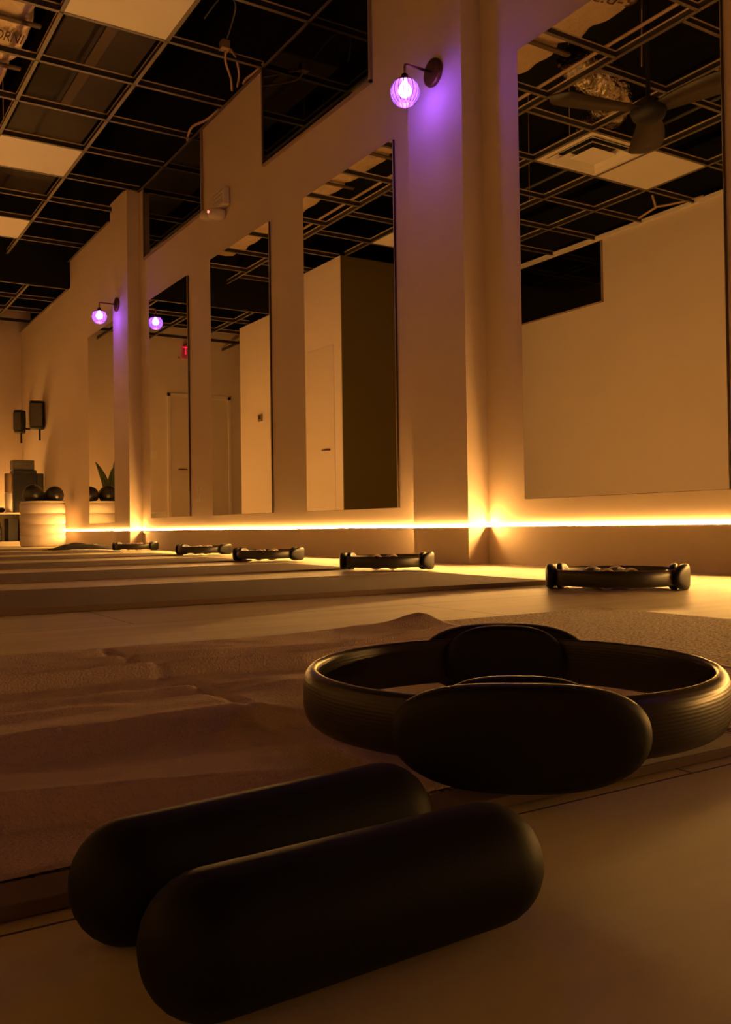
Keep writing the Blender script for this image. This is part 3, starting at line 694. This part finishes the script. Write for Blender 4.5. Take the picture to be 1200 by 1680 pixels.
tag(obj('bottle', lathe(BM(), [(0, 0), (.028, 0), (.03, .02), (.03, .15), (.016, .18), (.016, .21), (0, .21)], 20, 'Z', (1.935, 10.88, .051)), 'blackbox', None, True), 'small dark bottle inside the low white shelf', 'bottle')
bb = thing('amplifier_case', 'large black box standing on the shelf behind the planter balls', 'case', (2.24, 11.25, .376))
sh2 = tag(obj('side_table', box(BM(), 2.02, 2.50, 11.13, 11.45, .0, .375, .004), 'white'), 'white block stand under the black boxes', 'stand')
obj('case_body', box(BM(), -.09, .165, -.1, .12, 0, .50, .008), 'blackbox', bb); obj('front_grille', box(BM(), -.07, .145, -.106, -.1005, .03, .46, .002), 'rubber', bb)
tag(obj('equipment_case', box(BM(), 2.145, 2.385, 11.17, 11.35, .877, .995, .006), 'greybox'), 'dark grey case on top of the large black box', 'case')
tag(obj('small_case', box(BM(), 2.407, 2.485, 11.15, 11.30, .376, .84, .006), 'blackbox'), 'narrow black box right of the large black box', 'case')
tag(obj('canister', lathe(BM(), [(0, 0), (.042, 0), (.045, .01), (.045, .225), (.036, .24), (0, .24)], 28, 'Z', (2.10, 11.2, .376)), 'white', None, True), 'pale canister on the stand, lower of the stacked pair', 'canister')
tag(obj('canister', lathe(BM(), [(0, 0), (.043, 0), (.044, .01), (.044, .21), (.04, .22), (0, .22)], 28, 'Z', (2.10, 11.2, .6165)), 'brown', None, True), 'brown canister stacked on the pale one', 'canister')
tag(obj('dumbbell', lathe(BM(), [(0, 0), (.03, .003), (.045, .03), (.03, .057), (0, .06)], 20, 'Z', (1.97, 10.95, .376)), 'blackbox', None, True), 'small black knob-like object at the left end of the shelf', 'weight')
pt = thing('potted_plant', 'broad-leaved dark plant seen only in the farthest mirror', 'plant', (1.76, 11.0, .376))
obj('pot', lathe(BM(), [(0, 0), (.07, 0), (.09, .13), (.085, .13), (.078, .11), (0, .11)], 28), 'blackbox', pt, True)
obj('soil', lathe(BM(), [(0, .1105), (.077, .1105), (.06, .122), (0, .125)], 24), 'soil', pt, True)
for dx, dy, hgt, wd, bend in ((-.03, 0, .66, .045, -.06), (.0, .03, .42, .05, -.02), (-.02, -.03, .38, .05, -.10), (.03, .01, .50, .05, .14), (.02, -.02, .30, .045, .08)):
    b = BM(); L1, L2, L3 = [], [], []
    for k in range(15):
        t = k / 14; z = .11 + hgt * t; off = bend * t * t; ww = wd * (math.sin(PI * min(1, .12 + t * .88)) ** .7 if t > .25 else .25 + .9 * t)
        c = Vector((dx + off, dy + off * .3, z)); sd = Vector((.99, -.12, 0)) * max(ww, .002)
        L1.append(b.verts.new(c - sd)); L2.append(b.verts.new(c + Vector((0, 0, -.01)) + Vector((.6, .8, 0)) * .008)); L3.append(b.verts.new(c + sd))
    for k in range(14): b.faces.new((L1[k], L1[k + 1], L2[k + 1], L2[k])); b.faces.new((L2[k], L2[k + 1], L3[k + 1], L3[k]))
    bmesh.ops.solidify(b, geom=b.faces[:], thickness=.002); obj('leaf', b, 'leaf', pt, True)

def speaker(loc, hx, hy, h, label, rz):
    t = thing('wall_speaker', label, 'speaker', loc, rz, 'black speakers mounted on the walls')
    b = BM(); rows = []
    for z, s in ((0, .86), (.02, .94), (h * .5, 1.0), (h - .02, .97), (h, .92)):
        rows.append([b.verts.new((hx * s * superell(2 * PI * k / 32, 4)[0], hy * s * superell(2 * PI * k / 32, 4)[1], z)) for k in range(32)])
    for A, B in zip(rows, rows[1:]):
        for k in range(32): b.faces.new((A[k], A[(k + 1) % 32], B[(k + 1) % 32], B[k]))
    b.faces.new(rows[0]); b.faces.new(rows[-1]); obj('cabinet', b, 'blackbox', t, True)
    obj('grille', box(BM(), -hx * .8, hx * .8, -hy - .008, -hy - .001, .03, h - .03, .003), 'greybox', t)
    b = BM(); tube(b, [(hx * .3, 0, -.13), (hx * .3, 0, .0)], .012, 8); tube(b, [(hx * .3, 0, .05), (hx + .06, hy * .4, .05)], .014, 8); obj('bracket', b, 'blackbox', t); return t
speaker((2.44, 11.25, 1.37), .085, .10, .33, 'larger black speaker on the wall near the far corner', -.35)
speaker((2.40, 12.05, 1.40), .06, .08, .28, 'smaller black speaker behind the larger one in the far corner', -.6)
